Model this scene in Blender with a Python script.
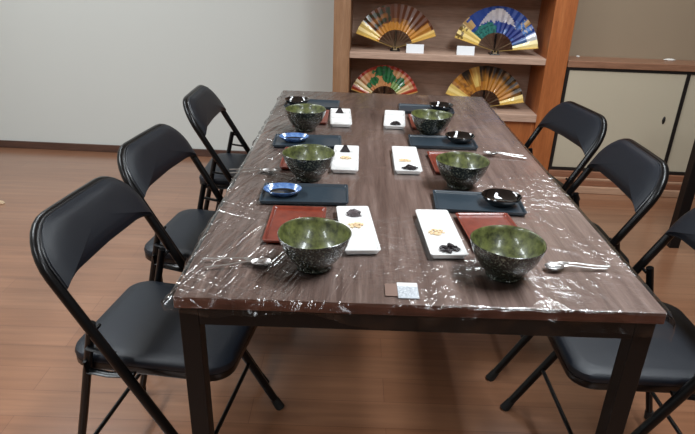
import bpy, bmesh, math, random
from math import pi, sin, cos, radians as R
from mathutils import Vector, Matrix, noise

for o in list(bpy.data.objects):
    bpy.data.objects.remove(o)
SC = bpy.context.scene
COL = SC.collection
random.seed(7)

# ------------------------------------------------------------------ camera
cam_d = bpy.data.cameras.new('camera')
cam_d.sensor_width = 36.0
cam_d.lens = 576.78 / 695.0 * 36.0
cam_d.clip_start = 0.05
cam = bpy.data.objects.new('camera', cam_d)
COL.objects.link(cam)
_p, _y, _r = .4261, .0034, .0318
_f = Vector((-sin(_y) * cos(_p), cos(_y) * cos(_p), -sin(_p)))
_rt = Vector((cos(_y), sin(_y), 0))
_up = _rt.cross(_f)
_X = cos(_r) * _rt + sin(_r) * _up
_Y = -sin(_r) * _rt + cos(_r) * _up
M4 = Matrix((_X, _Y, -_f)).transposed().to_4x4()
M4.translation = Vector((-.134, -.8948, .5768 + .75))
cam.matrix_world = M4
cam_d.dof.use_dof = False
SC.camera = cam

# ------------------------------------------------------------------ world, lamps, exposure
w = bpy.data.worlds.new('world')
SC.world = w
w.use_nodes = True
w.node_tree.nodes['Background'].inputs[0].default_value = (.9, .93, 1, 1)
w.node_tree.nodes['Background'].inputs[1].default_value = .05
LAMPS = [(x, y) for y in (-1.9, .3, 1.75) for x in (-2.0, .9)]
LAMP_W = {(-2.0, -1.9): 40, (.9, -1.9): 34, (-2.0, .3): 56, (.9, .3): 50, (-2.0, 1.75): 27, (.9, 1.75): 27}
for x, y in LAMPS:
    ld = bpy.data.lights.new('ceiling_lamp', 'AREA')
    ld.shape = 'RECTANGLE'
    ld.size, ld.size_y = .35, 1.2
    ld.energy = LAMP_W[(x, y)]
    ld.color = (.89, .955, 1)
    lo = bpy.data.objects.new('ceiling_lamp', ld)
    lo.location = (x, y, 2.58)
    COL.objects.link(lo)
vs = SC.view_settings
vs.view_transform = 'Standard'
vs.look = 'None'
vs.gamma = 1.0
vs.use_curve_mapping = False
vs.exposure = 0.0
SC.cycles.use_denoising = True
SC.cycles.max_bounces = 8
SC.cycles.transparent_max_bounces = 12


# ------------------------------------------------------------------ materials
def srgb(r, g, b):
    def f(c):
        c /= 255.0
        return c / 12.92 if c <= .04045 else ((c + .055) / 1.055) ** 2.4
    return (f(r), f(g), f(b), 1)


def mat(name, col, rough=.5, metal=0.0, coat=0.0, spec=.5, bump=0.0, bscale=200.0, var=0.0, vscale=8.0):
    m = bpy.data.materials.new(name)
    m.use_nodes = True
    nt = m.node_tree
    b = nt.nodes['Principled BSDF']
    b.inputs['Base Color'].default_value = col
    b.inputs['Roughness'].default_value = rough
    b.inputs['Metallic'].default_value = metal
    b.inputs['Coat Weight'].default_value = coat
    b.inputs['Specular IOR Level'].default_value = spec
    tc = nt.nodes.new('ShaderNodeTexCoord')
    if var:
        n = nt.nodes.new('ShaderNodeTexNoise')
        n.inputs['Scale'].default_value = vscale
        n.inputs['Detail'].default_value = 5
        nt.links.new(tc.outputs['Object'], n.inputs['Vector'])
        mx = nt.nodes.new('ShaderNodeMix')
        mx.data_type = 'RGBA'
        mx.inputs[6].default_value = tuple(c * (1 - var) for c in col[:3]) + (1,)
        mx.inputs[7].default_value = tuple(min(1, c * (1 + var)) for c in col[:3]) + (1,)
        nt.links.new(n.outputs['Fac'], mx.inputs[0])
        nt.links.new(mx.outputs[2], b.inputs['Base Color'])
    if bump:
        n2 = nt.nodes.new('ShaderNodeTexNoise')
        n2.inputs['Scale'].default_value = bscale
        n2.inputs['Detail'].default_value = 4
        nt.links.new(tc.outputs['Object'], n2.inputs['Vector'])
        bp = nt.nodes.new('ShaderNodeBump')
        bp.inputs['Strength'].default_value = bump
        bp.inputs['Distance'].default_value = .002
        nt.links.new(n2.outputs['Fac'], bp.inputs['Height'])
        nt.links.new(bp.outputs['Normal'], b.inputs['Normal'])
    return m


def wood(name, stops, axis='y', stretch=18.0, scale=2.2, rough=.4, fine=.35, coat=0.0):
    """grain runs along the given axis"""
    m = bpy.data.materials.new(name)
    m.use_nodes = True
    nt = m.node_tree
    b = nt.nodes['Principled BSDF']
    b.inputs['Roughness'].default_value = rough
    b.inputs['Coat Weight'].default_value = coat
    tc = nt.nodes.new('ShaderNodeTexCoord')
    mp = nt.nodes.new('ShaderNodeMapping')
    s = [stretch] * 3
    s['xyz'.index(axis)] = 1.0
    mp.inputs['Scale'].default_value = s
    nt.links.new(tc.outputs['Object'], mp.inputs['Vector'])
    n = nt.nodes.new('ShaderNodeTexNoise')
    n.inputs['Scale'].default_value = scale
    n.inputs['Detail'].default_value = 7
    n.inputs['Roughness'].default_value = .62
    n.inputs['Distortion'].default_value = .35
    nt.links.new(mp.outputs['Vector'], n.inputs['Vector'])
    cr = nt.nodes.new('ShaderNodeValToRGB')
    e = cr.color_ramp.elements
    e[0].position, e[0].color = stops[0]
    e[1].position, e[1].color = stops[-1]
    for p, c in stops[1:-1]:
        k = e.new(p)
        k.color = c
    nt.links.new(n.outputs['Fac'], cr.inputs['Fac'])
    n2 = nt.nodes.new('ShaderNodeTexNoise')
    n2.inputs['Scale'].default_value = scale * 7
    n2.inputs['Detail'].default_value = 3
    nt.links.new(mp.outputs['Vector'], n2.inputs['Vector'])
    mx = nt.nodes.new('ShaderNodeMix')
    mx.data_type = 'RGBA'
    mx.blend_type = 'OVERLAY'
    mx.inputs[0].default_value = fine
    nt.links.new(cr.outputs['Color'], mx.inputs[6])
    nt.links.new(n2.outputs['Fac'], mx.inputs[7])
    nt.links.new(mx.outputs[2], b.inputs['Base Color'])
    return m


def floor_material():
    m = bpy.data.materials.new('laminate_floor')
    m.use_nodes = True
    nt = m.node_tree
    b = nt.nodes['Principled BSDF']
    tc = nt.nodes.new('ShaderNodeTexCoord')
    br = nt.nodes.new('ShaderNodeTexBrick')
    br.inputs['Scale'].default_value = 1.0
    br.inputs['Brick Width'].default_value = 1.15
    br.inputs['Row Height'].default_value = .115
    br.inputs['Mortar Size'].default_value = .0009
    br.inputs['Mortar Smooth'].default_value = .3
    br.inputs['Bias'].default_value = 0
    br.offset = .37
    br.inputs['Color1'].default_value = srgb(134, 92, 66)
    br.inputs['Color2'].default_value = srgb(144, 103, 77)
    br.inputs['Mortar'].default_value = srgb(108, 70, 52)
    nt.links.new(tc.outputs['Object'], br.inputs['Vector'])
    mp = nt.nodes.new('ShaderNodeMapping')
    mp.inputs['Scale'].default_value = (1.3, 22, 1)
    nt.links.new(tc.outputs['Object'], mp.inputs['Vector'])
    n = nt.nodes.new('ShaderNodeTexNoise')
    n.inputs['Scale'].default_value = 1.6
    n.inputs['Detail'].default_value = 8
    n.inputs['Roughness'].default_value = .6
    n.inputs['Distortion'].default_value = .5
    nt.links.new(mp.outputs['Vector'], n.inputs['Vector'])
    cr = nt.nodes.new('ShaderNodeValToRGB')
    cr.color_ramp.elements[0].position = .3
    cr.color_ramp.elements[0].color = (.72, .68, .65, 1)
    cr.color_ramp.elements[1].position = .68
    cr.color_ramp.elements[1].color = (1.12, 1.1, 1.08, 1)
    nt.links.new(n.outputs['Fac'], cr.inputs['Fac'])
    mx = nt.nodes.new('ShaderNodeMix')
    mx.data_type = 'RGBA'
    mx.blend_type = 'MULTIPLY'
    mx.inputs[0].default_value = .75
    nt.links.new(br.outputs['Color'], mx.inputs[6])
    nt.links.new(cr.outputs['Color'], mx.inputs[7])
    nt.links.new(mx.outputs[2], b.inputs['Base Color'])
    b.inputs['Roughness'].default_value = .3
    b.inputs['Specular IOR Level'].default_value = .5
    b.inputs['Coat Weight'].default_value = 1.0
    b.inputs['Coat Roughness'].default_value = .22
    bp = nt.nodes.new('ShaderNodeBump')
    bp.inputs['Strength'].default_value = .12
    bp.inputs['Distance'].default_value = .001
    nt.links.new(n.outputs['Fac'], bp.inputs['Height'])
    nt.links.new(bp.outputs['Normal'], b.inputs['Normal'])
    return m


def attr_material(name, rough=.5, metal=0.0, coat=0.0):
    m = bpy.data.materials.new(name)
    m.use_nodes = True
    nt = m.node_tree
    b = nt.nodes['Principled BSDF']
    a = nt.nodes.new('ShaderNodeAttribute')
    a.attribute_name = 'paint'
    nt.links.new(a.outputs['Color'], b.inputs['Base Color'])
    b.inputs['Roughness'].default_value = rough
    b.inputs['Metallic'].default_value = metal
    b.inputs['Coat Weight'].default_value = coat
    return m


def film_material():
    m = bpy.data.materials.new('clear_film')
    m.use_nodes = True
    nt = m.node_tree
    nt.nodes.remove(nt.nodes['Principled BSDF'])
    out = nt.nodes['Material Output']
    tr = nt.nodes.new('ShaderNodeBsdfTransparent')
    tr.inputs[0].default_value = (.97, .97, .97, 1)
    gl = nt.nodes.new('ShaderNodeBsdfGlossy')
    gl.inputs['Roughness'].default_value = .16
    fr = nt.nodes.new('ShaderNodeFresnel')
    fr.inputs['IOR'].default_value = 1.5
    mul = nt.nodes.new('ShaderNodeMath')
    mul.operation = 'MULTIPLY'
    mul.name = 'gloss_amount'
    mul.inputs[1].default_value = 1.8
    mul.use_clamp = True
    tc = nt.nodes.new('ShaderNodeTexCoord')
    n = nt.nodes.new('ShaderNodeTexNoise')
    n.inputs['Scale'].default_value = 55
    n.inputs['Detail'].default_value = 3
    n.inputs['Distortion'].default_value = 1.2
    n2 = nt.nodes.new('ShaderNodeTexVoronoi')
    n2.inputs['Scale'].default_value = 38
    n2.feature = 'F1'
    big = nt.nodes.new('ShaderNodeTexNoise')
    big.inputs['Scale'].default_value = 4.5
    big.inputs['Detail'].default_value = 2
    ramp = nt.nodes.new('ShaderNodeMapRange')
    ramp.inputs['From Min'].default_value = .42
    ramp.inputs['From Max'].default_value = .74
    for k in (n, n2, big):
        nt.links.new(tc.outputs['Object'], k.inputs['Vector'])
    sp = nt.nodes.new('ShaderNodeSeparateXYZ')
    nt.links.new(tc.outputs['Object'], sp.inputs[0])
    ax = nt.nodes.new('ShaderNodeMath'); ax.operation = 'MULTIPLY_ADD'
    ax.inputs[1].default_value = .22
    nt.links.new(sp.outputs['X'], ax.inputs[0])
    nt.links.new(big.outputs['Fac'], ax.inputs[2])
    ay = nt.nodes.new('ShaderNodeMath'); ay.operation = 'MULTIPLY_ADD'
    ay.inputs[1].default_value = -.07
    nt.links.new(sp.outputs['Y'], ay.inputs[0])
    nt.links.new(ax.outputs[0], ay.inputs[2])
    nt.links.new(ay.outputs[0], ramp.inputs['Value'])
    ad = nt.nodes.new('ShaderNodeMath')
    ad.operation = 'ADD'
    nt.links.new(n.outputs['Fac'], ad.inputs[0])
    nt.links.new(n2.outputs['Distance'], ad.inputs[1])
    m2 = nt.nodes.new('ShaderNodeMath')
    m2.operation = 'MULTIPLY'
    nt.links.new(ad.outputs[0], m2.inputs[0])
    nt.links.new(ramp.outputs[0], m2.inputs[1])
    # stretched creases in the slack film along the left edge
    total = m2
    for rot, sc, dist, amt in ((.32, (42, 2.6, 1), .6, .95), (-1.15, (34, 3.2, 1), .8, .5)):
        mpp = nt.nodes.new('ShaderNodeMapping')
        mpp.vector_type = 'TEXTURE'
        mpp.inputs['Rotation'].default_value = (0, 0, -rot)
        mpp.inputs['Scale'].default_value = tuple(1 / k for k in sc)
        nt.links.new(tc.outputs['Object'], mpp.inputs['Vector'])
        ns = nt.nodes.new('ShaderNodeTexNoise')
        ns.inputs['Scale'].default_value = 1.0
        ns.inputs['Detail'].default_value = 2
        ns.inputs['Distortion'].default_value = dist
        nt.links.new(mpp.outputs['Vector'], ns.inputs['Vector'])
        rid = nt.nodes.new('ShaderNodeMapRange')      # thin ridges
        rid.inputs['From Min'].default_value = .47
        rid.inputs['From Max'].default_value = .62
        nt.links.new(ns.outputs['Fac'], rid.inputs['Value'])
        lm = nt.nodes.new('ShaderNodeMapRange')       # fades out towards the table's middle
        lm.inputs['From Min'].default_value = -.06
        lm.inputs['From Max'].default_value = -.34
        lm.inputs['To Max'].default_value = amt
        nt.links.new(sp.outputs['X'], lm.inputs['Value'])
        ml = nt.nodes.new('ShaderNodeMath')
        ml.operation = 'MULTIPLY'
        nt.links.new(rid.outputs[0], ml.inputs[0])
        nt.links.new(lm.outputs[0], ml.inputs[1])
        ad2 = nt.nodes.new('ShaderNodeMath')
        ad2.operation = 'ADD'
        nt.links.new(total.outputs[0], ad2.inputs[0])
        nt.links.new(ml.outputs[0], ad2.inputs[1])
        total = ad2
    bp = nt.nodes.new('ShaderNodeBump')
    bp.inputs['Strength'].default_value = 1.0
    bp.inputs['Distance'].default_value = .004
    nt.links.new(total.outputs[0], bp.inputs['Height'])
    nt.links.new(bp.outputs['Normal'], gl.inputs['Normal'])
    nt.links.new(fr.outputs[0], mul.inputs[0])
    mix = nt.nodes.new('ShaderNodeMixShader')
    nt.links.new(mul.outputs[0], mix.inputs[0])
    nt.links.new(tr.outputs[0], mix.inputs[1])
    nt.links.new(gl.outputs[0], mix.inputs[2])
    nt.links.new(mix.outputs[0], out.inputs['Surface'])
    return m


def speckle_material(name, base, spots, scale, lo, hi, rough=.25, coat=.5, bump=.15):
    m = bpy.data.materials.new(name)
    m.use_nodes = True
    nt = m.node_tree
    b = nt.nodes['Principled BSDF']
    b.inputs['Roughness'].default_value = rough
    b.inputs['Coat Weight'].default_value = coat
    b.inputs['Coat Roughness'].default_value = .08
    tc = nt.nodes.new('ShaderNodeTexCoord')
    n = nt.nodes.new('ShaderNodeTexNoise')
    n.inputs['Scale'].default_value = scale
    n.inputs['Detail'].default_value = 4
    n.inputs['Roughness'].default_value = .7
    nt.links.new(tc.outputs['Object'], n.inputs['Vector'])
    cr = nt.nodes.new('ShaderNodeValToRGB')
    cr.color_ramp.elements[0].position = lo
    cr.color_ramp.elements[0].color = base
    cr.color_ramp.elements[1].position = hi
    cr.color_ramp.elements[1].color = spots
    nt.links.new(n.outputs['Fac'], cr.inputs['Fac'])
    nt.links.new(cr.outputs['Color'], b.inputs['Base Color'])
    bp = nt.nodes.new('ShaderNodeBump')
    bp.inputs['Strength'].default_value = bump
    bp.inputs['Distance'].default_value = .002
    nt.links.new(n.outputs['Fac'], bp.inputs['Height'])
    nt.links.new(bp.outputs['Normal'], b.inputs['Normal'])
    return m


M = {}
M['wall'] = mat('wall_paint', srgb(199, 201, 196), .75, var=.03, vscale=1.2)
M['wall_dark'] = mat('unseen_wall_brown', srgb(112, 92, 78), .7, var=.06, vscale=2)  # unseen walls, darkened to cut the bounce light under the table
M['ceiling'] = mat('ceiling_paint', srgb(225, 222, 215), .9)
M['floor'] = floor_material()
M['base_dark'] = wood('dark_baseboard', [(.3, srgb(62, 40, 32)), (.7, srgb(88, 60, 48))], 'x', 10, 3, .45)
M['table_wood'] = wood('walnut_top', [(.28, srgb(98, 78, 71)), (.45, srgb(130, 108, 99)), (.58, srgb(148, 126, 117)), (.75, srgb(178, 158, 148))], 'y', 20, 2.4, .42, .4)
M['table_edge'] = wood('walnut_edge', [(.3, srgb(62, 34, 26)), (.7, srgb(104, 64, 50))], 'x', 14, 3, .4)
M['steel'] = mat('black_steel', srgb(13, 10, 10), .5, spec=.3, bump=.05, bscale=400)
M['tube'] = mat('black_enamel_tube', srgb(7, 7, 8), .3, coat=.05, spec=.3)
M['vinyl'] = mat('black_vinyl', srgb(14, 20, 29), .45, bump=.25, bscale=500, spec=.4)
M['vinyl_rim'] = mat('black_vinyl_piping', srgb(20, 21, 24), .3)
M['rubber'] = mat('black_rubber', srgb(16, 16, 16), .7)
M['post'] = wood('orange_wood', [(.3, srgb(150, 84, 42)), (.55, srgb(168, 98, 52)), (.75, srgb(184, 116, 66))], 'z', 12, 2.2, .45)
M['post_tan'] = wood('tan_wood', [(.3, srgb(138, 100, 70)), (.55, srgb(152, 114, 84)), (.75, srgb(166, 128, 98))], 'z', 12, 2.2, .45)
M['moulding_pale'] = wood('pale_moulding', [(.3, srgb(168, 132, 106)), (.7, srgb(188, 152, 126))], 'x', 12, 2, .4)
M['shelf'] = wood('pale_brown_wood', [(.3, srgb(170, 138, 118)), (.7, srgb(196, 166, 146))], 'x', 12, 2.2, .5)
M['shelf_back'] = wood('shelf_back_wood', [(.3, srgb(166, 136, 118)), (.7, srgb(188, 158, 138))], 'x', 10, 1.6, .6)
M['moulding'] = wood('cabinet_moulding', [(.3, srgb(128, 84, 62)), (.7, srgb(154, 108, 82))], 'x', 12, 2, .4)
M['worktop'] = wood('cabinet_ledge_wood', [(.3, srgb(130, 92, 70)), (.7, srgb(152, 112, 88))], 'x', 12, 2, .4)
M['door'] = mat('cream_door', srgb(188, 178, 156), .5, var=.03, vscale=3)
M['blackframe'] = mat('black_door_frame', srgb(20, 16, 15), .5)
M['recess'] = mat('beige_wall_cloth', srgb(148, 130, 108), .8, var=.06, vscale=2.0, bump=.2, bscale=300)
M['bowl_out'] = speckle_material('bowl_dark_glaze', srgb(26, 29, 22), srgb(116, 120, 106), 190, .54, .66, .25, .5)
M['bowl_in'] = speckle_material('bowl_green_glaze', srgb(44, 49, 24), srgb(106, 112, 62), 60, .34, .68, .35, .35)
M['white'] = mat('white_porcelain', srgb(226, 226, 224), .22, coat=.4)
M['slate'] = mat('black_slate_tray', srgb(46, 56, 64), .32, bump=.1, bscale=160)
M['redlac'] = speckle_material('red_lacquer', srgb(98, 36, 23), srgb(124, 52, 35), 30, .35, .7, .3, .3, .05)
M['blackglaze'] = mat('black_glaze', srgb(12, 11, 11), .08, coat=1.0)
M['blueglaze'] = speckle_material('blue_glaze', srgb(20, 42, 92), srgb(96, 136, 190), 60, .36, .72, .12, .8, .03)
M['bluerim'] = speckle_material('pale_blue_glaze', srgb(40, 82, 146), srgb(132, 164, 204), 70, .36, .72, .12, .8, .03)
M['paste'] = mat('dark_paste', srgb(38, 30, 32), .45, bump=.6, bscale=260)
M['paste_pale'] = mat('greyish_paste', srgb(74, 64, 66), .4, bump=.6, bscale=260, var=.3, vscale=200)
M['crumb'] = mat('tan_crumbs', srgb(222, 196, 158), .7, var=.2, vscale=300)
M['spoonmetal'] = mat('stainless_steel', srgb(200, 199, 198), .3, metal=1.0)
M['film'] = film_material()
M['film_hang'] = film_material()
M['film_hang'].node_tree.nodes['gloss_amount'].inputs[1].default_value = .8
M['card'] = mat('white_card', srgb(226, 228, 230), .6)
M['fanpaint'] = attr_material('painted_fan_leaf', .38, .0, .2)
M['fangold'] = mat('gilded_fan_guard', srgb(222, 190, 110), .3, metal=.55)
M['fanrib'] = mat('dark_fan_rib', srgb(70, 46, 32), .45)
M['fanribpale'] = mat('pale_fan_rib', srgb(150, 126, 96), .45)
M['standblack'] = mat('black_lacquer_stand', srgb(18, 16, 18), .2)
M['standpale'] = mat('pale_stand_block', srgb(150, 132, 104), .5)
M['sticker'] = speckle_material('mottled_label', srgb(120, 128, 136), srgb(206, 210, 214), 420, .42, .56, .4, .2, 0)
M['stickertop'] = mat('label_white', srgb(220, 222, 224), .4)
M['kraft'] = mat('brown_tape', srgb(120, 98, 88), .35)
M['scrap'] = mat('white_paper_scrap', srgb(225, 222, 216), .7)
M['palewood'] = mat('pale_wood', srgb(196, 172, 142), .6)


# ------------------------------------------------------------------ helpers
def link(name, bm, m, parent=None, smooth=True, loc=None):
    bmesh.ops.recalc_face_normals(bm, faces=bm.faces[:])
    me = bpy.data.meshes.new(name)
    bm.to_mesh(me)
    bm.free()
    for mm in (m if isinstance(m, (list, tuple)) else [m]):
        me.materials.append(mm)
    if smooth:
        for p in me.polygons:
            p.use_smooth = True
        try:
            me.set_sharp_from_angle(angle=R(38))
        except Exception:
            pass
    o = bpy.data.objects.new(name, me)
    COL.objects.link(o)
    if parent:
        o.parent = parent
    if loc:
        o.location = loc
    return o


def tag(o, label, cat, group=None):
    o['label'] = label
    o['category'] = cat
    if group:
        o['group'] = group
    return o


def thing(name, label, cat, loc=(0, 0, 0), rz=0.0, group=None):
    o = bpy.data.objects.new(name, None)
    o.empty_display_size = .05
    COL.objects.link(o)
    o.location = loc
    o.rotation_euler = (0, 0, rz)
    return tag(o, label, cat, group)


def struct(name, bm, m, smooth=False):
    o = link(name, bm, m, None, smooth)
    o['kind'] = 'structure'
    return o


def dup(root, label=None, loc=None, rz=None):
    r = root.copy()
    COL.objects.link(r)
    if label:
        r['label'] = label
    if loc is not None:
        r.location = loc
    if rz is not None:
        r.rotation_euler = (0, 0, rz)
    for ch in list(root.children):
        c = ch.copy()
        COL.objects.link(c)
        c.parent = r
        for g in list(ch.children):
            d = g.copy()
            COL.objects.link(d)
            d.parent = c
    return r


def box(bm, x0, x1, y0, y1, z0, z1, bev=0.0, mi=0, seg=2):
    r = bmesh.ops.create_cube(bm, size=1.0)
    vs_ = r['verts']
    for v in vs_:
        v.co = Vector(((x0 + x1) / 2 + v.co.x * (x1 - x0), (y0 + y1) / 2 + v.co.y * (y1 - y0), (z0 + z1) / 2 + v.co.z * (z1 - z0)))
    fs = set(f for v in vs_ for f in v.link_faces)
    for f in fs:
        f.material_index = mi
    if bev:
        es = list(set(e for v in vs_ for e in v.link_edges))
        bmesh.ops.bevel(bm, geom=es, offset=bev, segments=seg, profile=.5, affect='EDGES', clamp_overlap=True)


def bx(*a, **k):
    bm = bmesh.new()
    box(bm, *a, **k)
    return bm


def tube(bm, pts, rad, n=12, cap=True, mi=0, flat=1.0):
    pts = [Vector(p) for p in pts]
    rings = []
    prev = None
    for i, p in enumerate(pts):
        if i == 0:
            t = pts[1] - pts[0]
        elif i == len(pts) - 1:
            t = pts[-1] - pts[-2]
        else:
            t = (pts[i + 1] - p).normalized() + (p - pts[i - 1]).normalized()
        t.normalize()
        if prev is None:
            a = Vector((0, 0, 1)) if abs(t.z) < .9 else Vector((1, 0, 0))
            u = t.cross(a).normalized()
        else:
            u = (prev - t * prev.dot(t)).normalized()
        prev = u
        v = t.cross(u)
        rr = rad[i] if isinstance(rad, (list, tuple)) else rad
        rings.append([bm.verts.new(p + u * (rr * cos(2 * pi * k / n)) + v * (rr * flat * sin(2 * pi * k / n))) for k in range(n)])
    for a, b in zip(rings, rings[1:]):
        for k in range(n):
            f = bm.faces.new((a[k], a[(k + 1) % n], b[(k + 1) % n], b[k]))
            f.material_index = mi
    if cap:
        for rg in (rings[0], rings[-1]):
            f = bm.faces.new(rg)
            f.material_index = mi


def tb(pts, rad, **k):
    bm = bmesh.new()
    tube(bm, pts, rad, **k)
    return bm


def lathe(bm, prof, n=48, mi=None, sx=1.0, sy=1.0):
    rings = []
    for r, z in prof:
        if r < 1e-6:
            rings.append([bm.verts.new((0, 0, z))])
        else:
            rings.append([bm.verts.new((r * sx * cos(2 * pi * k / n), r * sy * sin(2 * pi * k / n), z)) for k in range(n)])
    for i, (a, b) in enumerate(zip(rings, rings[1:])):
        for k in range(n):
            k2 = (k + 1) % n
            if len(a) == 1 and len(b) == 1:
                continue
            if len(a) == 1:
                f = bm.faces.new((a[0], b[k2], b[k]))
            elif len(b) == 1:
                f = bm.faces.new((a[k], a[k2], b[0]))
            else:
                f = bm.faces.new((a[k], a[k2], b[k2], b[k]))
            if mi:
                f.material_index = mi[i]


def rrect(hx, hy, r, n=6):
    out = []
    for cx, cy, a0 in ((hx - r, hy - r, 0), (-hx + r, hy - r, pi / 2), (-hx + r, -hy + r, pi), (hx - r, -hy + r, 1.5 * pi)):
        for k in range(n + 1):
            a = a0 + k / n * pi / 2
            out.append((cx + r * cos(a), cy + r * sin(a)))
    return out


def loft(bm, loops, close_start=True, close_end=True, mi=None):
    rings = [[bm.verts.new(p) for p in lp] for lp in loops]
    n = len(rings[0])
    for i, (a, b) in enumerate(zip(rings, rings[1:])):
        for k in range(n):
            f = bm.faces.new((a[k], a[(k + 1) % n], b[(k + 1) % n], b[k]))
            if mi:
                f.material_index = mi[i]
    if close_start:
        f = bm.faces.new(rings[0])
        if mi:
            f.material_index = mi[0]
    if close_end:
        f = bm.faces.new(rings[-1])
        if mi:
            f.material_index = mi[-1]


# ------------------------------------------------------------------ the setting
S = -.037                                     # the wall runs very slightly askew of the table
RZ = math.atan(S)
FY = 2.60                                     # front of the built-ins at x = 0, wall at 2.95


def wp(x, y):                                  # x along the wall, y = depth measured at x = 0
    return (x, y + S * x)


struct('floor', bx(-3.8, 3.6, -3.6, 3.3, -.08, 0), M['floor'])
struct('ceiling', bx(-3.8, 3.6, -3.6, 3.3, 2.62, 2.7), M['ceiling'])
o = struct('wall_back', bx(-3.8, 3.6, 0, .12, 0, 2.62), M['wall'])
o.location = (0, 2.95, 0)
o.rotation_euler = (0, 0, RZ)
struct('wall_left', bx(-3.8, -3.7, -3.6, 3.3, 0, 2.62), M['wall'])
struct('wall_right', bx(3.3, 3.4, -3.6, 3.3, 0, 2.62), M['wall_dark'])
struct('wall_front', bx(-3.8, 3.6, -3.7, -3.6, 0, 2.62), M['wall_dark'])
o = struct('baseboard_back', bx(-3.6, -.262, -.014, 0, 0, .052, bev=.003), M['base_dark'])
o.location = (0, 2.95, 0)
o.rotation_euler = (0, 0, RZ)
# beige panelled wall above the low cabinet
o = struct('wall_recess', bx(1.112, 3.2, -.16, 0, .0, 2.62), M['recess'])
o.location = (0, 2.95, 0)
o.rotation_euler = (0, 0, RZ)

# ------------------------------------------------------------------ display shelf
SH = thing('display_shelf', 'open wooden display shelf with orange side posts holding the painted fans', 'shelf', (0, FY, 0), RZ)
ztop = 1.95
link('side_post', bx(-.262, -.165, 0, .33, 0, ztop, bev=.002), M['post_tan'], SH, False)
link('side_post', bx(.985, 1.108, 0, .33, 0, ztop, bev=.002), M['post'], SH, False)
for z0, z1 in ((.43, .475), (.772, .808), (1.15, 1.19), (1.55, 1.59), (1.91, 1.95)):
    link('shelf_board', bx(-.165, .985, .004, .325, z0, z1, bev=.002), M['shelf'], SH, False)
link('back_panel', bx(-.165, .985, .318, .333, 0, ztop), M['shelf_back'], SH, False)
link('plinth', bx(-.165, .985, .03, .05, 0, .43), M['post'], SH, False)

# ------------------------------------------------------------------ low cabinet with cream sliding doors
CB = thing('low_cabinet', 'low built-in cabinet with cream sliding doors and a brown wooden ledge', 'cabinet', (0, FY, 0), RZ)
link('carcass', bx(1.112, 3.2, .02, .185, .13, .76), M['blackframe'], CB, False)
link('ledge', bx(1.112, 3.2, -.004, .188, .768, .806, bev=.003), M['worktop'], CB, False)
link('top_rail', bx(1.112, 3.2, .004, .03, .752, .768), M['blackframe'], CB, False)
link('bottom_rail', bx(1.112, 3.2, .0, .03, .134, .150), M['blackframe'], CB, False)
link('plinth', bx(1.112, 3.2, -.016, .15, .094, .134, bev=.003), M['moulding'], CB, False)
link('plinth_strip', bx(1.112, 3.2, -.024, .15, .080, .094, bev=.003), M['moulding_pale'], CB, False)
link('plinth', bx(1.112, 3.2, -.028, .15, .044, .080, bev=.003), M['moulding'], CB, False)
link('plinth_strip', bx(1.112, 3.2, -.045, .15, 0, .044, bev=.004), M['moulding_pale'], CB, False)
d1 = link('sliding_door', bx(1.130, 1.808, .008, .024, .152, .750, bev=.002), M['door'], CB, False)
link('door_stile', bx(1.112, 1.130, .004, .026, .150, .752), M['blackframe'], d1, False)
link('door_stile', bx(1.808, 1.828, .003, .026, .150, .752), M['blackframe'], d1, False)
bm = bmesh.new()
lathe(bm, [(0, .006), (.6, .005), (1, 0), (.98, -.002)], 24)
for v in bm.verts:
    v.co = Vector((1.742 + v.co.x * .0095, .0075 - v.co.z, .475 + v.co.y * .024))
link('finger_pull', bm, M['blackframe'], d1)
d2 = link('sliding_door', bx(1.828, 2.54, .012, .028, .152, .750, bev=.002), M['door'], CB, False)
bm = bmesh.new()
box(bm, 2.54, 2.56, .004, .026, .150, .752)
link('door_stile', bm, M['blackframe'], d2, False)
link('sliding_door', bx(2.56, 3.18, .008, .024, .152, .750, bev=.002), M['door'], CB, False)

# scraps on the ledge
def scrap(label, x, y, sx, sy, h, seed, name='paper_scrap'):
    rnd = random.Random(seed)
    bm = bmesh.new()
    n = 12
    loops = []
    for k, (s, z) in enumerate(((.8, 0), (1, h * .35), (.75, h * .8), (.3, h))):
        loops.append([(sx * s * cos(2 * pi * i / n) * rnd.uniform(.8, 1.1), sy * s * sin(2 * pi * i / n) * rnd.uniform(.8, 1.1), z * rnd.uniform(.8, 1.0)) for i in range(n)])
    loft(bm, loops)
    o = link(name, bm, M['scrap'], None)
    px, py = wp(x, y)
    o.location = (px, py, .8065)
    o.rotation_euler = (0, 0, RZ)
    return tag(o, label, 'paper')
scrap('larger white paper scrap lying on the cabinet ledge, above the finger pull', 1.755, FY + .145, .036, .012, .012, 3)
scrap('tiny white paper scrap on the cabinet ledge beside the orange post', 1.215, FY + .15, .011, .008, .009, 5)

# ------------------------------------------------------------------ dining table
TZ = .75
TB = thing('dining_table', 'long walnut-topped dining table on black steel legs, set with bowls', 'table', (0, 0, 0))
TW, TL = .452, 1.76
bm = bx(-TW, TW, 0, TL, TZ - .026, TZ, bev=.0015, seg=1)
for f in bm.faces:
    f.material_index = 0 if abs(f.normal.z) > .5 and f.calc_center_median().z > TZ - .01 else 1
link('tabletop', bm, [M['table_wood'], M['table_edge']], TB, False)
LW, RH = .038, .05
for x0, y0 in ((-TW, .022), (TW - LW, .022), (-.335, TL - .022 - LW), (.335 - LW, TL - .022 - LW)):
    lg = link('leg', bx(x0, x0 + LW, y0, y0 + LW, .008, TZ - .0265, bev=.002), M['steel'], TB, False)
    bm = bmesh.new()
    tube(bm, [(x0 + LW / 2, y0 + LW / 2, 0), (x0 + LW / 2, y0 + LW / 2, .0085)], .018, n=16)
    link('foot_pad', bm, M['rubber'], lg)
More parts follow.
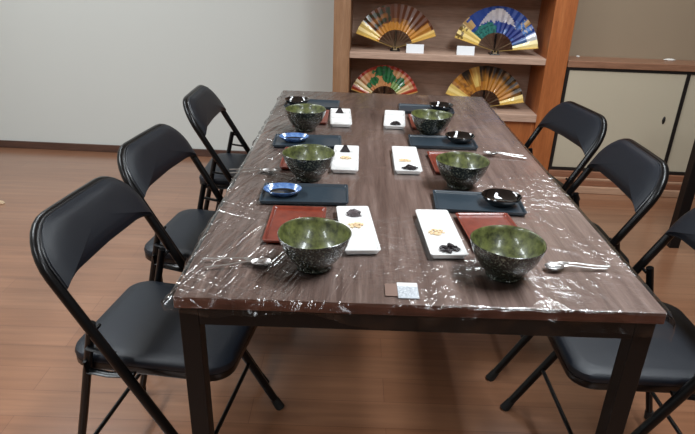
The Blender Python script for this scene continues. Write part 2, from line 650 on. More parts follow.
for y0 in (.022, TL - .022 - LW):
    link('rail', bx(-TW + LW, TW - LW, y0, y0 + LW, TZ - .0265 - RH, TZ - .0265, bev=.002), M['steel'], TB, False)
for x0 in (-TW, TW - LW):
    link('rail', bx(x0, x0 + LW, .022 + LW, TL - .022 - LW, TZ - .0765, TZ - .0265, bev=.002), M['steel'], TB, False)


# ------------------------------------------------------------------ clear plastic film over the table
def film():
    bm = bmesh.new()
    dl, dr, df, db = .040, .040, .050, .03
    nx, ny = 380, 420
    xs = [-TW - dl + (2 * TW + dl + dr) * i / nx for i in range(nx + 1)]
    ys = [-df + (TL + df + db) * j / ny for j in range(ny + 1)]
    grid = []
    for y in ys:
        row = []
        for x in xs:
            ox = max(-TW - x, x - TW, 0.0)
            oy = max(-y, y - TL, 0.0)
            cx = min(max(x, -TW), TW)
            cy = min(max(y, 0.0), TL)
            p = Vector((cx, cy, 0))
            nz = noise.noise(Vector((cx * 9, cy * 5, 1.3)))
            # long creases fanning from the left edge, finer ones near the front
            lx = (cx + TW)
            wl = math.exp(-(lx / .26) ** 2)
            ph = (cx - .30 * cy) * 230 + 7 * noise.noise(Vector((cx * 4, cy * 2.5, 7)))
            ph3 = (cx * .55 - cy) * 95 + 5 * noise.noise(Vector((cx * 5, cy * 4, 17)))
            cre = max(0.0, sin(ph)) ** 3 * max(0.0, noise.noise(Vector((cx * 10, cy * 4, 12))) + .35) * .55 + .5 * max(0.0, sin(ph3)) ** 7 * max(0.0, noise.noise(Vector((cx * 6, cy * 6, 22))) + .1)
            wr = math.exp(-((TW - cx) / .30) ** 2) * math.exp(-(cy / .7) ** 2)
            ph2 = (cx * 1.2 + cy * .6) * 60 + 6 * noise.noise(Vector((cx * 8, cy * 8, 3)))
            cre2 = max(0.0, sin(ph2)) ** 4 * max(0, noise.noise(Vector((cx * 14, cy * 14, 9))) + .3)
            hh = .0007 + .0005 * (nz + 1) + .0026 * wl * cre + .003 * wr * cre2
            z = TZ + hh
            if ox > 0 or oy > 0:
                d = math.hypot(ox, oy)
                m_ = (.75 if oy == 0 or y > 1 else .45 + .45 * min(1, max(0, (cx + .30) / .3))) + .40 * noise.noise(Vector((cx * 7, cy * 7, 5)))
                drop = d * m_
                sgx = (-1 if x < 0 else 1)
                sgy = (-1 if y < .5 else 1)
                wob = .005 + .011 * (noise.noise(Vector((cx * 22, cy * 22, d * 18))) + .5) * min(1, d / .02) + .16 * d
                ax = ox / d
                ay = oy / d
                p.x += sgx * ax * wob
                p.y += sgy * ay * wob
                z = TZ + .0012 - drop + .002 * math.exp(-d / .004)
            row.append(bm.verts.new((p.x, p.y, z)))
        grid.append(row)
    for j in range(ny):
        for i in range(nx):
            bm.faces.new((grid[j][i], grid[j][i + 1], grid[j + 1][i + 1], grid[j + 1][i]))
    bm.normal_update()
    me = bpy.data.meshes.new('plastic_film')
    bm.to_mesh(me)
    bm.free()
    me.materials.append(M['film'])
    me.materials.append(M['film_hang'])
    for p in me.polygons:
        p.use_smooth = True
        if p.center.z < TZ - .002:
            p.material_index = 1
    o = bpy.data.objects.new('plastic_film', me)
    COL.objects.link(o)
    return tag(o, 'clear crinkled plastic film stretched over the walnut tabletop', 'plastic film')


film()
ZT = TZ + .0022                                # what stands on the film

# mottled label stuck on the film at the front edge
lb = link('sticker', bx(-.038, .001, .016, .060, ZT, ZT + .0006), M['sticker'], None, False)
tag(lb, 'small grey-mottled white sticker at the front edge of the table', 'sticker')
link('blank_strip', bx(-.038, .001, .058, .071, ZT, ZT + .0007), M['stickertop'], lb, False)
link('brown_tape', bx(-.062, -.0385, .022, .066, ZT, ZT + .0006), M['kraft'], lb, False)['label'] = 'strip of brown tape'

# ------------------------------------------------------------------ folding chairs
SLP = .578
HW, HT_, RC = .207, .770, .10


def X(h):
    return SLP * h


def make_chair():
    t = thing('folding_chair', 'x', 'chair', group='black folding chairs around the table')
    # one bent tube: front foot - back top - front foot (u = y, back = x)
    pts = []
    side = [(HW, h) for h in (.012, .1, .2, .3, .4, .5, .6, HT_ - RC)]
    arc = [(HW - RC + RC * cos(a), HT_ - RC + RC * sin(a)) for a in [pi / 2 * k / 8 for k in range(1, 9)]]
    half = side + arc
    full = half + [(0, HT_)] + [(-u, h) for u, h in reversed(half)]
    bow = lambda u, h: .005 * max(0, min(1, (h - .62) / .12)) * (1 - (u / HW) ** 2)
    link('back_frame', tb([(X(h) + bow(u, h), u, h) for u, h in full], .0122, n=14), M['tube'], t)
    # backrest: padded panel inside the tube
    n = 72
    def outline(scale_in):
        w_, top = HW - .004 - scale_in, HT_ - .001 - scale_in
        rc = RC - .004
        out = []
        # bottom edge from -w to +w : side tips hang lower than the middle
        m = 26
        for k in range(m + 1):
            u = -w_ + 2 * w_ * k / m
            a = abs(u) / w_
            hb = .658 - .004 * a - .014 * max(0, (a - .66) / .34) ** 1.8 + scale_in
            out.append((u, hb))
        for k in range(1, 9):
            a = -pi / 2 + pi / 2 + pi / 2 * k / 8
            out.append((w_ - rc + rc * cos(a), top - rc + rc * sin(a)))
        for k in range(1, 20):
            out.append((w_ - rc - 2 * (w_ - rc) * k / 20, top))
        for k in range(0, 8):
            a = pi / 2 + pi / 2 * k / 8
            out.append((-w_ + rc + rc * cos(a), top - rc + rc * sin(a)))
        return out
    c0 = (0, .716)
    nrm = Vector((-1, 0, SLP)).normalized()       # front of the backrest
    def ring(base, s, off):
        r = []
        for u, h in base:
            uu, hh = c0[0] + (u - c0[0]) * s, c0[1] + (h - c0[1]) * s
            p = Vector((X(hh) + .005 * (1 - (uu / HW) ** 2) * max(0, min(1, (hh - .60) / .12)), uu, hh)) + nrm * off
            r.append(p)
        return r
    ol, ol2 = outline(0), outline(.006)
    bm = bmesh.new()
    loft(bm, [ring(ol2, .3, -.006), ring(ol2, .7, -.006), ring(ol2, .93, -.004), ring(ol2, .955, .004), ring(ol, .985, .009), ring(ol, 1.0, .013), ring(ol, .992, .018), ring(ol2, .965, .023), ring(ol2, .86, .027), ring(ol2, .6, .029), ring(ol2, .25, .030)])
    br = link('backrest', bm, M['vinyl'], t)
    link('piping', tb([p for p in ring(ol, 1.0, .012)] + [ring(ol, 1.0, .012)[0]], .0032, n=8, cap=False), M['vinyl_rim'], br)
    # seat
    def seat_loop(s, z, grow=0):
        pts_ = rrect(.198 + grow, .176 + grow, .055, 7)
        out = []
        for vx, u in pts_:
            f = (vx + .198) / .396            # 0 at the front, 1 at the back
            out.append((.218 + vx * s, u * s * (.93 + .07 * f), z + .008 * (1 - s) * 0 - .004 * (1 - f)))
        return out
    bm = bmesh.new()
    loft(bm, [seat_loop(.96, .424), seat_loop(1.0, .428), seat_loop(1.01, .437), seat_loop(.995, .446), seat_loop(.95, .452), seat_loop(.8, .455), seat_loop(.4, .457)])
    st = link('seat', bm, M['vinyl'], t)
    bm = bmesh.new()
    loft(bm, [seat_loop(.93, .404), seat_loop(.985, .406), seat_loop(1.005, .412), seat_loop(1.005, .428), seat_loop(.95, .429)])
    link('seat_pan', bm, M['tube'], st)
    # rear legs
    RP, RX = .563, .458
    for sg in (1, -1):
        u = sg * (HW - .0225)
        lg = link('rear_leg', tb([(RX, u, .012), (RX + (X(RP) - RX) * .5, u, RP * .5), (RX + (X(RP) - RX) * .975, u, RP * .975)], .0102, n=12), M['tube'], t)
        link('foot_cap', tb([(RX + .002, u, 0), (RX - .004, u, .03)], [.0145, .0125], n=12), M['rubber'], lg)
        ff = tb([(X(0), sg * HW, 0), (X(.032), sg * HW, .032)], [.0155, .0130], n=12)
        link('foot_cap', ff, M['rubber'], t)
        # hinge plate at the crossing and the link bar at the seat side
        bm = bmesh.new()
        tube(bm, [(X(RP - .02) + .002, sg * (HW - .033), RP - .024), (X(RP - .02) + .002, sg * (HW + .0135), RP - .024)], .0045, n=10)
        link('rivet', bm, M['tube'], t)
        bm = bmesh.new()
        ub = sg * (HW - .0115)
        tube(bm, [(X(.425) - .01, ub, .424), (.30, ub, .416), (.35, ub, .420), (RX + (X(RP) - RX) * .80, ub, .450)], [.012, .011, .011, .012], n=8, flat=.4)
        link('seat_bracket', bm, M['tube'], t)
        link('hinge_link', tb([(X(.478), ub, .478), (RX + (X(RP) - RX) * .865, ub, .487)], [.010, .010], n=8, flat=.35), M['tube'], t)
    link('front_stretcher', tb([(X(.165), -HW, .165), (X(.165), HW, .165)], .0062, n=10), M['tube'], t)
    hx = .125
    link('rear_stretcher', tb([(RX + (X(RP) - RX) * hx / RP, -(HW - .022), hx), (RX + (X(RP) - RX) * hx / RP, HW - .022, hx)], .0062, n=10), M['tube'], t)
    return t


CH = {'L1': (-1, .35, .329, -.132), 'L2': (-1, .358, .849, -.135), 'L3': (-1, .358, 1.562, .006),
      'R3': (1, .377, 1.397, .174), 'R2': (1, .363, .915, -.002), 'R1': (1, .381, .358, 0.0)}
CL = {'L1': 'black padded folding chair on the plain-wall side, nearest the table front',
      'L2': 'black folding chair on the plain-wall side, middle of its row of three',
      'L3': 'black folding chair on the plain-wall side, last in its row towards the wall',
      'R3': 'black folding chair on the cabinet side, its back against the first cream door',
      'R2': 'black folding chair on the cabinet side, middle of its row of three',
      'R1': 'black folding chair on the cabinet side, back cut off by the picture edge'}
proto = make_chair()
for i, k in enumerate(CH):
    s, x0, y0, rot = CH[k]
    rz = rot if s > 0 else rot + pi
    c = proto if i == 0 else dup(proto)
    c.location = (s * (x0 + (.012 if s < 0 else .009)), y0, 0)
    c.rotation_euler = (0, 0, rz)
    c['label'] = CL[k]


# ------------------------------------------------------------------ tableware
def make_bowl():
    H, R0 = .074, .0733
    outer = [(.0345, 0.0), (.036, .001), (.0365, .007), (.039, .010), (.0495, .021), (.0600, .037), (.0672, .053), (.0718, .067), (R0, H)]
    inner = [(R0 - .0012, H + .0008), (R0 - .0032, H - .001), (.0685, .066), (.0625, .052), (.053, .036), (.040, .022), (.022, .014), (0, .012)]
    bm = bmesh.new()
    prof = [(0, .003), (.030, .003), (.032, 0.0)] + outer + inner
    k = len(prof) - len(inner)
    mi = [0] * (k - 1) + [0] + [1] * (len(inner) - 1)
    lathe(bm, prof, 64, mi)
    for v in bm.verts:                                 # hand-thrown unevenness
        r = math.hypot(v.co.x, v.co.y)
        if r > .03:
            a = math.atan2(v.co.y, v.co.x)
            f = 1 + .010 * sin(3 * a + 1) * (r / .075)
            v.co.x *= f
            v.co.y *= f
            v.co.z += .0012 * sin(2 * a + .5) * (v.co.z / .076)
    return link('bowl', bm, [M['bowl_out'], M['bowl_in']])


def make_plate():
    # long white dish, three shallow compartments; long axis y
    hx, hy, r = .040, .117, .006
    bm = bmesh.new()
    L = lambda sx, z: [(x, y, z) for x, y in rrect(hx - sx, hy - sx, max(.001, r - sx * .3), 4)]
    loft(bm, [L(.010, 0), L(.007, .0005), L(.001, .011), L(0, .0125), L(.001, .0135), L(.0035, .0132), L(.0045, .0125)], True, False)
    rim = [v for v in bm.verts if abs(v.co.z - .0125) < 1e-5 and max(abs(v.co.x) / (hx - .0045), abs(v.co.y) / (hy - .0045)) <= 1.0005]
    # three wells in the top: a fine grid with a smooth depth
    nx, ny = 14, 48
    g = []
    ix, iy = hx - .004, hy - .004
    for j in range(ny + 1):
        row = []
        for i in range(nx + 1):
            x = -ix + 2 * ix * i / nx
            y = -iy + 2 * iy * j / ny
            q = ((y + iy) / (2 * iy) * 3) % 1.0 if 0 < j < ny else 0
            ey = min(q, 1 - q) * 2 * iy / 3
            ex = ix - abs(x)
            f = min(1, max(0, min(ex, ey * 1.0)) / .007)
            f = f * f * (3 - 2 * f)
            row.append(bm.verts.new((x, y, .0128 - .0068 * f)))
        g.append(row)
    for j in range(ny):
        for i in range(nx):
            bm.faces.new((g[j][i], g[j][i + 1], g[j + 1][i + 1], g[j + 1][i]))
    return link('sectioned_plate', bm, M['white'])


def make_tray(name, hx, hy, h, lip, m, r=.006, slope=.006):
    bm = bmesh.new()
    L = lambda s, z: [(x, y, z) for x, y in rrect(hx - s, hy - s, max(.0015, r - s * .2), 4)]
    loft(bm, [L(slope, 0), L(slope * .8, .0005), L(.0005, h - .001), L(.0005, h), L(lip, h), L(lip + .001, h - .0005), L(lip + slope * .7, .0035), L(lip + slope + .003, .003)])
    return link(name, bm, m)


def make_dish(name, m, sx, sy, h=.024):
    bm = bmesh.new()
    lathe(bm, [(0, .002), (.48, .002), (.5, 0), (.56, 0), (.6, .003), (.8, h * .4), (.95, h * .8), (1, h), (.985, h + .001), (.95, h - .001), (.84, h * .55), (.62, .008), (.35, .006), (0, .0055)][:], 48)
    for v in bm.verts:
        v.co.x *= sx
        v.co.y *= sy
    return link(name, bm, m)


def blue_dish():
    h = .017
    bm = bmesh.new()
    prof = [(0, .002), (.48, .002), (.5, 0), (.56, 0), (.6, .002), (.82, h * .4), (.96, h * .8), (1, h), (.98, h + .001), (.93, h - .001), (.80, h * .66), (.68, .007), (.62, .0058), (.35, .0052), (0, .005)]
    mi = [0] * 8 + [2] * 3 + [1] * 3
    lathe(bm, prof, 48, mi)
    for v in bm.verts:
        v.co.x *= .050
        v.co.y *= .038
    return link('sauce_dish', bm, [M['blueglaze'], M['blackglaze'], M['bluerim']])


def lump(name, m, hx, hy, hz, seed, rough=.35):
    bm = bmesh.new()
    bmesh.ops.create_icosphere(bm, subdivisions=3, radius=1)
    for v in bm.verts:
        k = 1 + rough * noise.noise(v.co * 2.3 + Vector((seed, 0, 0))) + .4 * rough * noise.noise(v.co * 6 + Vector((0, seed, 0)))
        v.co *= k
        v.co = Vector((v.co.x * hx, v.co.y * hy, max(0, v.co.z + .15) * hz))
    return link(name, bm, m)


def flakes(name, m, n, hx, hy, hz, size, seed):
    rnd = random.Random(seed)
    bm = bmesh.new()
    for k in range(n):
        a, r = rnd.uniform(0, 2 * pi), rnd.random() ** .6
        c = Vector((hx * r * cos(a), hy * r * sin(a), .0006 + size * .4 + hz * (1 - r) * rnd.random()))
        s0 = len(bm.verts)
        res = bmesh.ops.create_cube(bm, size=1)
        rot = Matrix.Rotation(rnd.uniform(0, pi), 3, 'Z') @ Matrix.Rotation(rnd.uniform(-.5, .5), 3, 'X')
        sc = Vector((size * rnd.uniform(.8, 2.2), size * rnd.uniform(.5, 1.0), size * rnd.uniform(.3, .8)))
        for v in res['verts']:
            v.co = rot @ Vector((v.co.x * sc.x, v.co.y * sc.y, v.co.z * sc.z)) + c
            v.co.z = max(v.co.z, 0)
    return link(name, bm, m, None, False)


def wedge():
    # small dark triangle standing in the far compartment
    bm = bmesh.new()
    pr = [(-.017, 0), (.017, 0), (.004, .022), (-.003, .022)]
    loft(bm, [[(x * 1, -.009, z) for x, z in pr], [(x * .92, .007, z * .97) for x, z in pr]])
    bmesh.ops.bevel(bm, geom=bm.edges[:], offset=.0015, segments=2, affect='EDGES')
    return link('dark_wedge', bm, M['paste'])


def make_spoon():
    # laid along x: tip of the bowl at -x
    t = bpy.data.objects.new('spoon', None)
    t.empty_display_size = .03
    COL.objects.link(t)
    bm = bmesh.new()
    n, m = 24, 9
    rings = []
    for thick in (0, .0012):
        for j in range(m):
            f = j / (m - 1)
            ring = []
            for k in range(n):
                a = 2 * pi * k / n
                x = -.052 + .0245 * f * cos(a)
                y = .0165 * f * sin(a) * (1 - .12 * cos(a))
                z = .0020 + .0068 * f * f - thick + .0012 * (cos(a) * f + 1) * .3
                ring.append(bm.verts.new((x, y, max(z, .0002))))
            rings.append(ring)
    def strip(A, B):
        for k in range(n):
            bm.faces.new((A[k], A[(k + 1) % n], B[(k + 1) % n], B[k]))
    for j in range(1, m - 1):
        strip(rings[j], rings[j + 1])
        strip(rings[m + j], rings[m + j + 1])
    strip(rings[m - 1], rings[2 * m - 1])
    bm.faces.new(rings[1])
    bm.faces.new(rings[m + 1])
    bmesh.ops.delete(bm, geom=rings[0] + rings[m], context='VERTS')
    link('spoon_bowl', bm, M['spoonmetal'], t)
    hp = [(-.030, 0, .0098), (-.022, 0, .0108), (-.010, 0, .0100), (.02, 0, .0066), (.05, 0, .0042), (.072, 0, .0040), (.078, 0, .0040)]
    hw = [.0036, .0026, .0020, .0024, .0032, .0042, .0024]
    bm = bmesh.new()
    loops = [[(p[0], wd * c, p[2] + .0011 * s_) for c, s_ in ((1, .3), (.6, 1), (0, 1.2), (-.6, 1), (-1, .3), (-1, -.3), (0, -1), (1, -.3))] for p, wd in zip(hp, hw)]
    loft(bm, loops)
    link('handle', bm, M['spoonmetal'], t)
    return t


def make_fork():
    t = bpy.data.objects.new('fork', None)
    t.empty_display_size = .03
    COL.objects.link(t)
    bm = bmesh.new()
    loops = []
    for x, wd, z in ((-.046, .0108, .0030), (-.042, .0112, .0028), (-.034, .0100, .0044), (-.028, .0060, .0066), (-.022, .0034, .0078)):
        loops.append([(x, wd * c, z + .0010 * s_) for c, s_ in ((1, 1), (0, .2), (-1, 1), (-1, -.6), (0, -1.2), (1, -.6))])
    loft(bm, loops)
    link('fork_head', bm, M['spoonmetal'], t)
    for k in range(3):
        y = -.0080 + .0080 * k
        link('tine', tb([(-.044, y, .0030), (-.056, y * .97, .0028), (-.066, y * .93, .0045), (-.0705, y * .9, .0062)], [.0021, .0019, .0014, .0007], n=8, flat=.6), M['spoonmetal'], t)
    hp = [(-.024, 0, .0074), (-.012, 0, .0080), (.01, 0, .0068), (.04, 0, .0042), (.070, 0, .0036), (.076, 0, .0036)]
    hw = [.0030, .0020, .0020, .0028, .0038, .0022]
    bm = bmesh.new()
    loops = [[(p[0], wd * c, p[2] + .0011 * s_) for c, s_ in ((1, .3), (.6, 1), (0, 1.2), (-.6, 1), (-1, .3), (-1, -.3), (0, -1), (1, -.3))] for p, wd in zip(hp, hw)]
    loft(bm, loops)
    link('handle', bm, M['spoonmetal'], t)
    return t


WH = {'L1': 'nearest on the plain-wall side', 'L2': 'middle on the plain-wall side', 'L3': 'farthest on the plain-wall side',
      'R1': 'nearest on the cabinet side', 'R2': 'middle on the cabinet side', 'R3': 'farthest on the cabinet side'}
ORD = ('L1', 'L2', 'L3', 'R1', 'R2', 'R3')
protos = {}


def put(kind, maker, label, cat, group, loc, rz=0.0):
    if kind not in protos:
        o = maker()
        protos[kind] = o
    else:
        o = dup(protos[kind])
    tag(o, label, cat, group)
    o.location = loc
    o.rotation_euler = (0, 0, rz)
    return o


BOWL = {'L1': (-.202, .129), 'L2': (-.252, .632), 'L3': (-.302, 1.125), 'R1': (.179, .120), 'R2': (.171, .612), 'R3': (.144, 1.105)}
PLATE = {'L1': (-.116, .292, .10), 'L2': (-.151, .786, -.01), 'L3': (-.179, 1.276, .04), 'R1': (.072, .286, .05), 'R2': (.035, .796, -.01), 'R3': (.027, 1.274, -.065)}
BLK = {'L1': (-.251, .496, .03), 'L2': (-.281, .960, .035), 'L3': (-.303, 1.490, -.04), 'R1': (.195, .476, -.05), 'R2': (.173, 1.001, -.01), 'R3': (.167, 1.461, -.045)}
DISH = {'L1': (-.309, .494), 'L2': (-.327, .966), 'L3': (-.366, 1.472), 'R1': (.253, .476), 'R2': (.234, 1.016), 'R3': (.228, 1.458)}
RED = {'L1': (-.256, .311, .0), 'L2': (-.279, .785, .02), 'L3': (-.293, 1.285, 0), 'R1': (.196, .308, .08), 'R2': (.175, .788, .026), 'R3': (.150, 1.262, 0)}

WHB = {'L1': 'nearest the camera on the plain-wall side', }
for k in ORD:
    side = 'plain-wall' if k[0] == 'L' else 'cabinet'
    pos = {'1': 'nearest the front edge', '2': 'middle of its row', '3': 'last in its row'}[k[1]]
    x, y = BOWL[k]
    put('bowl', make_bowl, 'green-glazed speckled dark bowl on the %s side, %s' % (side, pos), 'bowl', 'green bowls on the table', (x, y, ZT), random.uniform(0, 6))
    x, y, a = PLATE[k]
    put('plate', make_plate, 'long white three-section plate on the %s side, %s' % (side, pos), 'plate', 'white sectioned plates', (x, y, ZT), a)
    x, y, a = BLK[k]
    put('blk', lambda: make_tray('slate_tray', .113, .064, .010, .003, M['slate']), 'long black slate tray on the %s side, %s' % (side, pos), 'tray', 'black trays behind the bowls', (x, y, ZT), a)
    x, y, a = RED[k]
    put('red', lambda: make_tray('red_tray', .066, .096, .009, .004, M['redlac'], .007, .006), 'small red lacquer tray behind the bowl on the %s side, %s' % (side, pos), 'tray', 'red trays behind the bowls', (x, y, ZT), a)
    x, y = DISH[k]
    if k in ('L1', 'L2'):
        put('blue', blue_dish, 'blue-rimmed oval sauce dish on the slate tray, %s' % ('nearer of the two blue ones' if k == 'L1' else 'farther of the two blue ones'), 'dish', 'blue sauce dishes', (x, y, ZT + .0032), .05)
    else:
        put('blackdish', lambda: make_dish('sauce_dish', M['blackglaze'], .051, .047), 'glossy black sauce dish on the slate tray on the %s side, %s' % (side, pos), 'dish', 'black sauce dishes', (x, y, ZT + .0032), .0)

# food on the white plates
def on_plate(k, fx, fy):
    x, y, a = PLATE[k]
    return (x + fx * cos(a) - fy * sin(a), y + fx * sin(a) + fy * cos(a), ZT + .0062)


o = lump('bean_paste', M['paste_pale'], .0175, .012, .011, 2.0, .5)
tag(o, 'dark paste heap in the far section of the white plate, plain-wall side front', 'food')
o.location = on_plate('L1', 0, .078)
for k, sd in (('R1', 11), ('R2', 12), ('R3', 13)):
    o = flakes('dark_flakes', M['paste'], 38, .019, .014, .013, .0062, sd)
    tag(o, 'dark flakes in the near section of the white plate, cabinet side, %s' % {'1': 'front', '2': 'middle', '3': 'farthest'}[k[1]], 'food', 'dark flakes on the plates')
    o.location = on_plate(k, .006 if k != 'R3' else .002, -.083 if k != 'R3' else -.07)
for i, k in enumerate(('L2', 'L3')):
    o = put('wedge', wedge, 'dark triangular wedge on the white plate, plain-wall side, %s' % ('middle' if k == 'L2' else 'farthest'), 'food', 'dark wedges on the plates', on_plate(k, -.004, .075))
for k, fx, fy, sd in (('L1', .000, .018, 21), ('L2', .0, .01, 22), ('R1', -.006, .002, 24), ('R2', -.006, -.012, 25)):
    o = flakes('tan_crumbs', M['crumb'], 40, .018, .014, .003, .0040, sd)
    tag(o, 'pale tan crumbs in the middle section of the white plate, %s side, %s' % ('plain-wall' if k[0] == 'L' else 'cabinet', 'front' if k[1] == '1' else 'middle'), 'food', 'tan crumbs on the plates')
    o.location = on_plate(k, fx, fy)

# cutlery (tip towards the bowl)
def cut(kind, maker, label, x, y, rz, dz=0.0):
    o = put(kind, maker, label, kind, kind + 's on the table', (x, y, ZT + .0012 + dz), rz)
    o.scale = (.85, .85, .85)
    return o
cut('spoon', make_spoon, 'steel spoon beside the front bowl on the plain-wall side', -.352, .113, pi + .22)
cut('fork', make_fork, 'steel fork beside the front bowl on the plain-wall side', -.365, .131, pi + .0, .002)
cut('spoon', make_spoon, 'steel spoon beside the front bowl on the cabinet side', .333, .146, .04)
cut('fork', make_fork, 'steel fork beside the front bowl on the cabinet side', .341, .155, -.03, .003)
cut('spoon', make_spoon, 'steel spoon beside the middle bowl on the cabinet side', .357, .876, -.26)
cut('fork', make_fork, 'steel fork beside the middle bowl on the cabinet side', .352, .887, -.18, .003)
cut('spoon', make_spoon, 'steel spoon beside the middle bowl on the plain-wall side', -.411, .650, pi + .2)
cut('fork', make_fork, 'steel fork beside the middle bowl on the plain-wall side', -.418, .667, pi + .1, .002)


# ------------------------------------------------------------------ painted folding fans
def mixc(a, b, t):
    t = max(0, min(1, t))
    return tuple(p + (q - p) * t for p, q in zip(a, b))


GOLD, DGOLD, PALE = srgb(200, 136, 52), srgb(136, 78, 26), srgb(236, 206, 120)
BROWN, DARK = srgb(92, 48, 24), srgb(40, 30, 20)


def paint_pine(t, f):             # t 0..1 left to right, f 0 inner .. 1 outer
    n = noise.noise(Vector((t * 9, f * 4, 1)))
    n2 = noise.noise(Vector((t * 26, f * 9, 4)))
    c = mixc(GOLD, BROWN, .50 + f * .75 + n * .6 + (.35 if .42 < t < .85 and f > .45 else 0))
    if t > .86 and f < .9:
        c = mixc(c, GOLD, .7)
    if .12 < t < .42 and f > .35 and n2 + n > .05:
        c = srgb(44, 46, 24)
    if f < .3 + .15 * n2:
        c = mixc(c, GOLD, .75)
    if t < .12:
        c = PALE if f > .1 else GOLD
    if t > .94:
        c = mixc(PALE, GOLD, .4)
    return c


def paint_mountain(t, f):
    n = noise.noise(Vector((t * 12, f * 5, 2)))
    n2 = noise.noise(Vector((t * 30, f * 12, 6)))
    c = srgb(34, 66, 142)
    if f < .66 and .52 < t < .88:
        c = srgb(26, 48, 122) if n > -.3 else srgb(64, 96, 158)
    cx = .47                                     # pale mountain in the upper middle
    half = .04 + max(0, .90 - f) * .46
    if abs(t - cx) < half and .40 + .10 * abs(t - cx) / half + .16 * n2 < f < .90 + .05 * n2:
        c = mixc(srgb(204, 196, 196), srgb(150, 150, 170), (.80 - f) * 1.3 + n2 * .5)
    if .10 < t < .46 and f < .42 + .12 * n - .7 * max(0, t - .34):
        c = srgb(50, 122, 112) if n2 > -.15 else srgb(28, 80, 80)
    if .72 < t < .86 and .55 < f < .9:
        c = srgb(48, 104, 176) if n2 < .2 else srgb(170, 160, 150)
    if (t < .20 and f > .55 and n > -.3) or (.74 < t < .79 and f > .75):
        c = srgb(186, 150, 96)
    if t < .12:
        c = PALE if f < .7 or n2 > 0 else srgb(120, 96, 50)
    if t > .93:
        c = srgb(240, 224, 160)
    elif t > .88:
        c = srgb(214, 220, 224) if f > .6 else srgb(60, 100, 160)
    return c


def paint_pinegreen(t, f):
    n = noise.noise(Vector((t * 8, f * 4, 8)))
    n2 = noise.noise(Vector((t * 20, f * 8, 3)))
    c = mixc(srgb(196, 120, 70), srgb(206, 160, 110), .5 + n)
    if f > .86 or t < .05 or t > .95:
        c = srgb(170, 56, 34)
    for ct, cf, rt, rf in ((.47, .72, .14, .22), (.30, .36, .08, .22), (.58, .40, .13, .24), (.78, .48, .08, .22), (.18, .30, .05, .15)):
        if ((t - ct) / rt) ** 2 + ((f - cf) / rf) ** 2 < 1 + .6 * n2:
            c = srgb(34, 108, 58) if n2 > -.2 else srgb(20, 76, 44)
    if .66 < t < .92 and f < .3:
        c = srgb(130, 160, 90)
    if (.06 < t < .13) or (.88 < t < .94 and f < .7):
        c = srgb(222, 196, 140)
    return c


def paint_golddark(t, f):
    n = noise.noise(Vector((t * 10, f * 5, 5)))
    st = noise.noise(Vector((t * 40, f * 1.5, 2)))
    c = mixc(GOLD, DARK, (f - .16) * 1.35 + st * .8 + n * .5)
    if f < .35:
        c = mixc(GOLD, DGOLD, .3 + st)
    if .30 < t < .40 and f > .2:
        c = mixc(PALE, GOLD, .5 + st)
    if t < .10 or t > .93:
        c = PALE
    elif t < .22:
        c = mixc(GOLD, BROWN, .3 + n2_(t, f))
    return c


def n2_(t, f):
    return noise.noise(Vector((t * 24, f * 9, 1.7)))


def make_fan(label, x, depth, zp, Rad, a0, a1, paint, zbase, tilt=.0, ribs=11, ribmat='fanrib'):
    px, py = wp(x, FY + depth)
    t = thing('folding_fan', label, 'fan', (px, py, zbase), RZ, 'painted fans on the display shelf')
    zc = zp - zbase
    lean = .10                                   # leans back a little
    def P(a, r, d):
        return Vector((r * cos(a), d + lean * r * sin(a), zc + r * sin(a)))
    # pleated paper leaf
    bm = bmesh.new()
    lay = bm.loops.layers.float_color.new('paint')
    pl, sub, nr = 30, 3, 22
    ri = Rad * .42
    cols = pl * sub
    gr = []
    for i in range(cols + 1):
        tt = i / cols
        a = a1 + (a0 - a1) * tt
        ph = (i / sub) % 2
        zig = abs(ph - 1) * .006
        gr.append([bm.verts.new(P(a, ri + (Rad - ri) * j / nr, zig)) for j in range(nr + 1)])
    for i in range(cols):
        for j in range(nr):
            f = bm.faces.new((gr[i][j], gr[i + 1][j], gr[i + 1][j + 1], gr[i][j + 1]))
            c = paint((i + .5) / cols, (j + .5) / nr)
            for lp in f.loops:
                lp[lay] = c
    lf = link('leaf', bm, M['fanpaint'], t, False)
    md = lf.modifiers.new('thickness', 'SOLIDIFY')
    md.thickness = .0008
    for k in range(ribs):
        tt = (k + .5) / ribs
        a = a1 + (a0 - a1) * tt
        d = .007 + .0004 * k
        p0, p1 = P(a, -.012, d), P(a, ri + .02, d)
        link('rib', tb([p0, p0.lerp(p1, .3), p1], [.0030, .0036, .0052], n=6, flat=.22), M[ribmat if k % 3 else 'fanribpale'], t, False)
    for a in (a0 - .012, a1 + .012):
        g0, g1 = P(a, -.014, .0), P(a, Rad * 1.005, .0)
        link('guard', tb([g0, g0.lerp(g1, .35), g0.lerp(g1, .5), g1], [.005, .006, .0095, .0115], n=6, flat=.3), M['fangold'], t, False)
    bm = bmesh.new()
    tube(bm, [(0, -.008, zc), (0, .014, zc)], .0055, n=14)
    link('rivet', bm, M['standblack'], t)
    # stand: small foot with two uprights
    bm = bmesh.new()
    box(bm, -.030, .030, -.020, .05, 0, .006, bev=.002)
    box(bm, -.022, -.013, -.016, -.009, .006, max(.022, zc + .006), bev=.001)
    box(bm, .013, .022, -.016, -.009, .006, max(.022, zc + .006), bev=.001)
    box(bm, -.006, .006, .022, .030, .006, zc + .10, bev=.001)
    sd = link('stand', bm, M['standblack'], t, False)
    link('stand_block', bx(-.013, .013, -.012, -.009, .006, max(.014, zc - .006)), M['standpale'], sd, False)
    return t


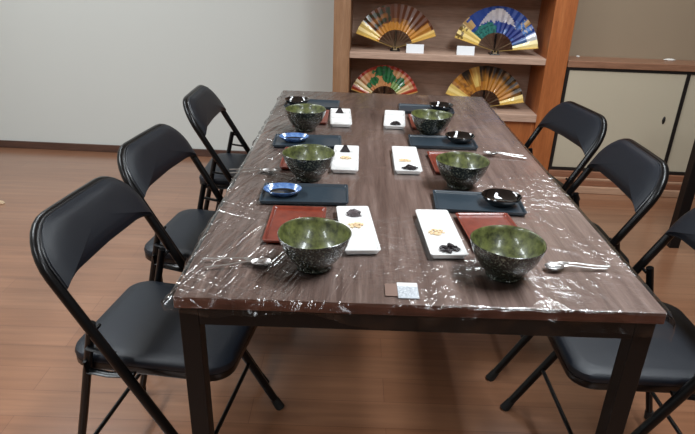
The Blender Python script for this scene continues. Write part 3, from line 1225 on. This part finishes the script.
ZA, ZB = .8085, .4755
make_fan('gold and brown pine-painted folding fan on the upper shelf beside the plain wall', .108, .10, .824, .250, R(19), R(161), paint_pine, ZA, ribmat='fanribpale')
make_fan('blue folding fan painted with a pale mountain and gilded ends', .703, .10, .827, .254, R(7), R(163), paint_mountain, ZA)
make_fan('red-edged folding fan painted with green trees on the lower shelf', .058, .10, .502, .216, R(18), R(162), paint_pinegreen, ZB)
make_fan('dark gold folding fan on the lower shelf below the blue one', .676, .10, .489, .248, R(10), R(162), paint_golddark, ZB)


# name cards
def name_card(label, x, depth, wd, ht, z):
    px, py = wp(x, FY + depth)
    bm = bmesh.new()
    th = .0012
    loft(bm, [[(-wd / 2, 0, 0), (wd / 2, 0, 0), (wd / 2, th, 0), (-wd / 2, th, 0)], [(-wd / 2, .014, ht), (wd / 2, .014, ht), (wd / 2, .014 + th, ht), (-wd / 2, .014 + th, ht)]])
    loft(bm, [[(-wd / 2, .030, 0), (wd / 2, .030, 0), (wd / 2, .030 + th, 0), (-wd / 2, .030 + th, 0)], [(-wd / 2, .014, ht - .0005), (wd / 2, .014, ht - .0005), (wd / 2, .014 + th, ht), (-wd / 2, .014 + th, ht)]])
    o = link('name_card', bm, M['card'], None, False)
    o.location = (px, py, z)
    o.rotation_euler = (0, 0, RZ)
    return tag(o, label, 'card', 'white cards beside the fans')


name_card('blank white tent card standing in front of the gold pine fan', .222, .035, .103, .050, ZA)
name_card('blank white tent card standing beside the blue mountain fan', .520, .035, .103, .050, ZA)

# ------------------------------------------------------------------ what the picture edges cut off
SD = thing('side_table', 'black steel leg of another table at the picture edge behind the chairs', 'table', (0, 0, 0))
x0, y0 = 1.52, 1.775
for xx, yy in ((x0, y0), (x0 + .75, y0), (x0, y0 - .85), (x0 + .75, y0 - .85)):
    link('leg', bx(xx, xx + .05, yy, yy + .05, 0, .72, bev=.002), M['steel'], SD, False)
link('tabletop', bx(x0 - .002, x0 + .802, y0 - .86, y0 + .052, .72, .745, bev=.002), M['table_edge'], SD, False)

bm = bmesh.new()
loft(bm, [[(-.05, -.016, 0), (.022, -.012, 0), (.026, .010, 0), (-.05, .018, 0)], [(-.05, -.014, .018), (.014, -.009, .016), (.017, .006, .016), (-.05, .014, .018)]])
bmesh.ops.bevel(bm, geom=bm.edges[:], offset=.003, segments=2, affect='EDGES')
o = link('wood_offcut', bm, M['palewood'])
o.location = (-2.095, 2.055, 0)
tag(o, 'small pale beige piece lying on the floor at the picture edge', 'offcut')
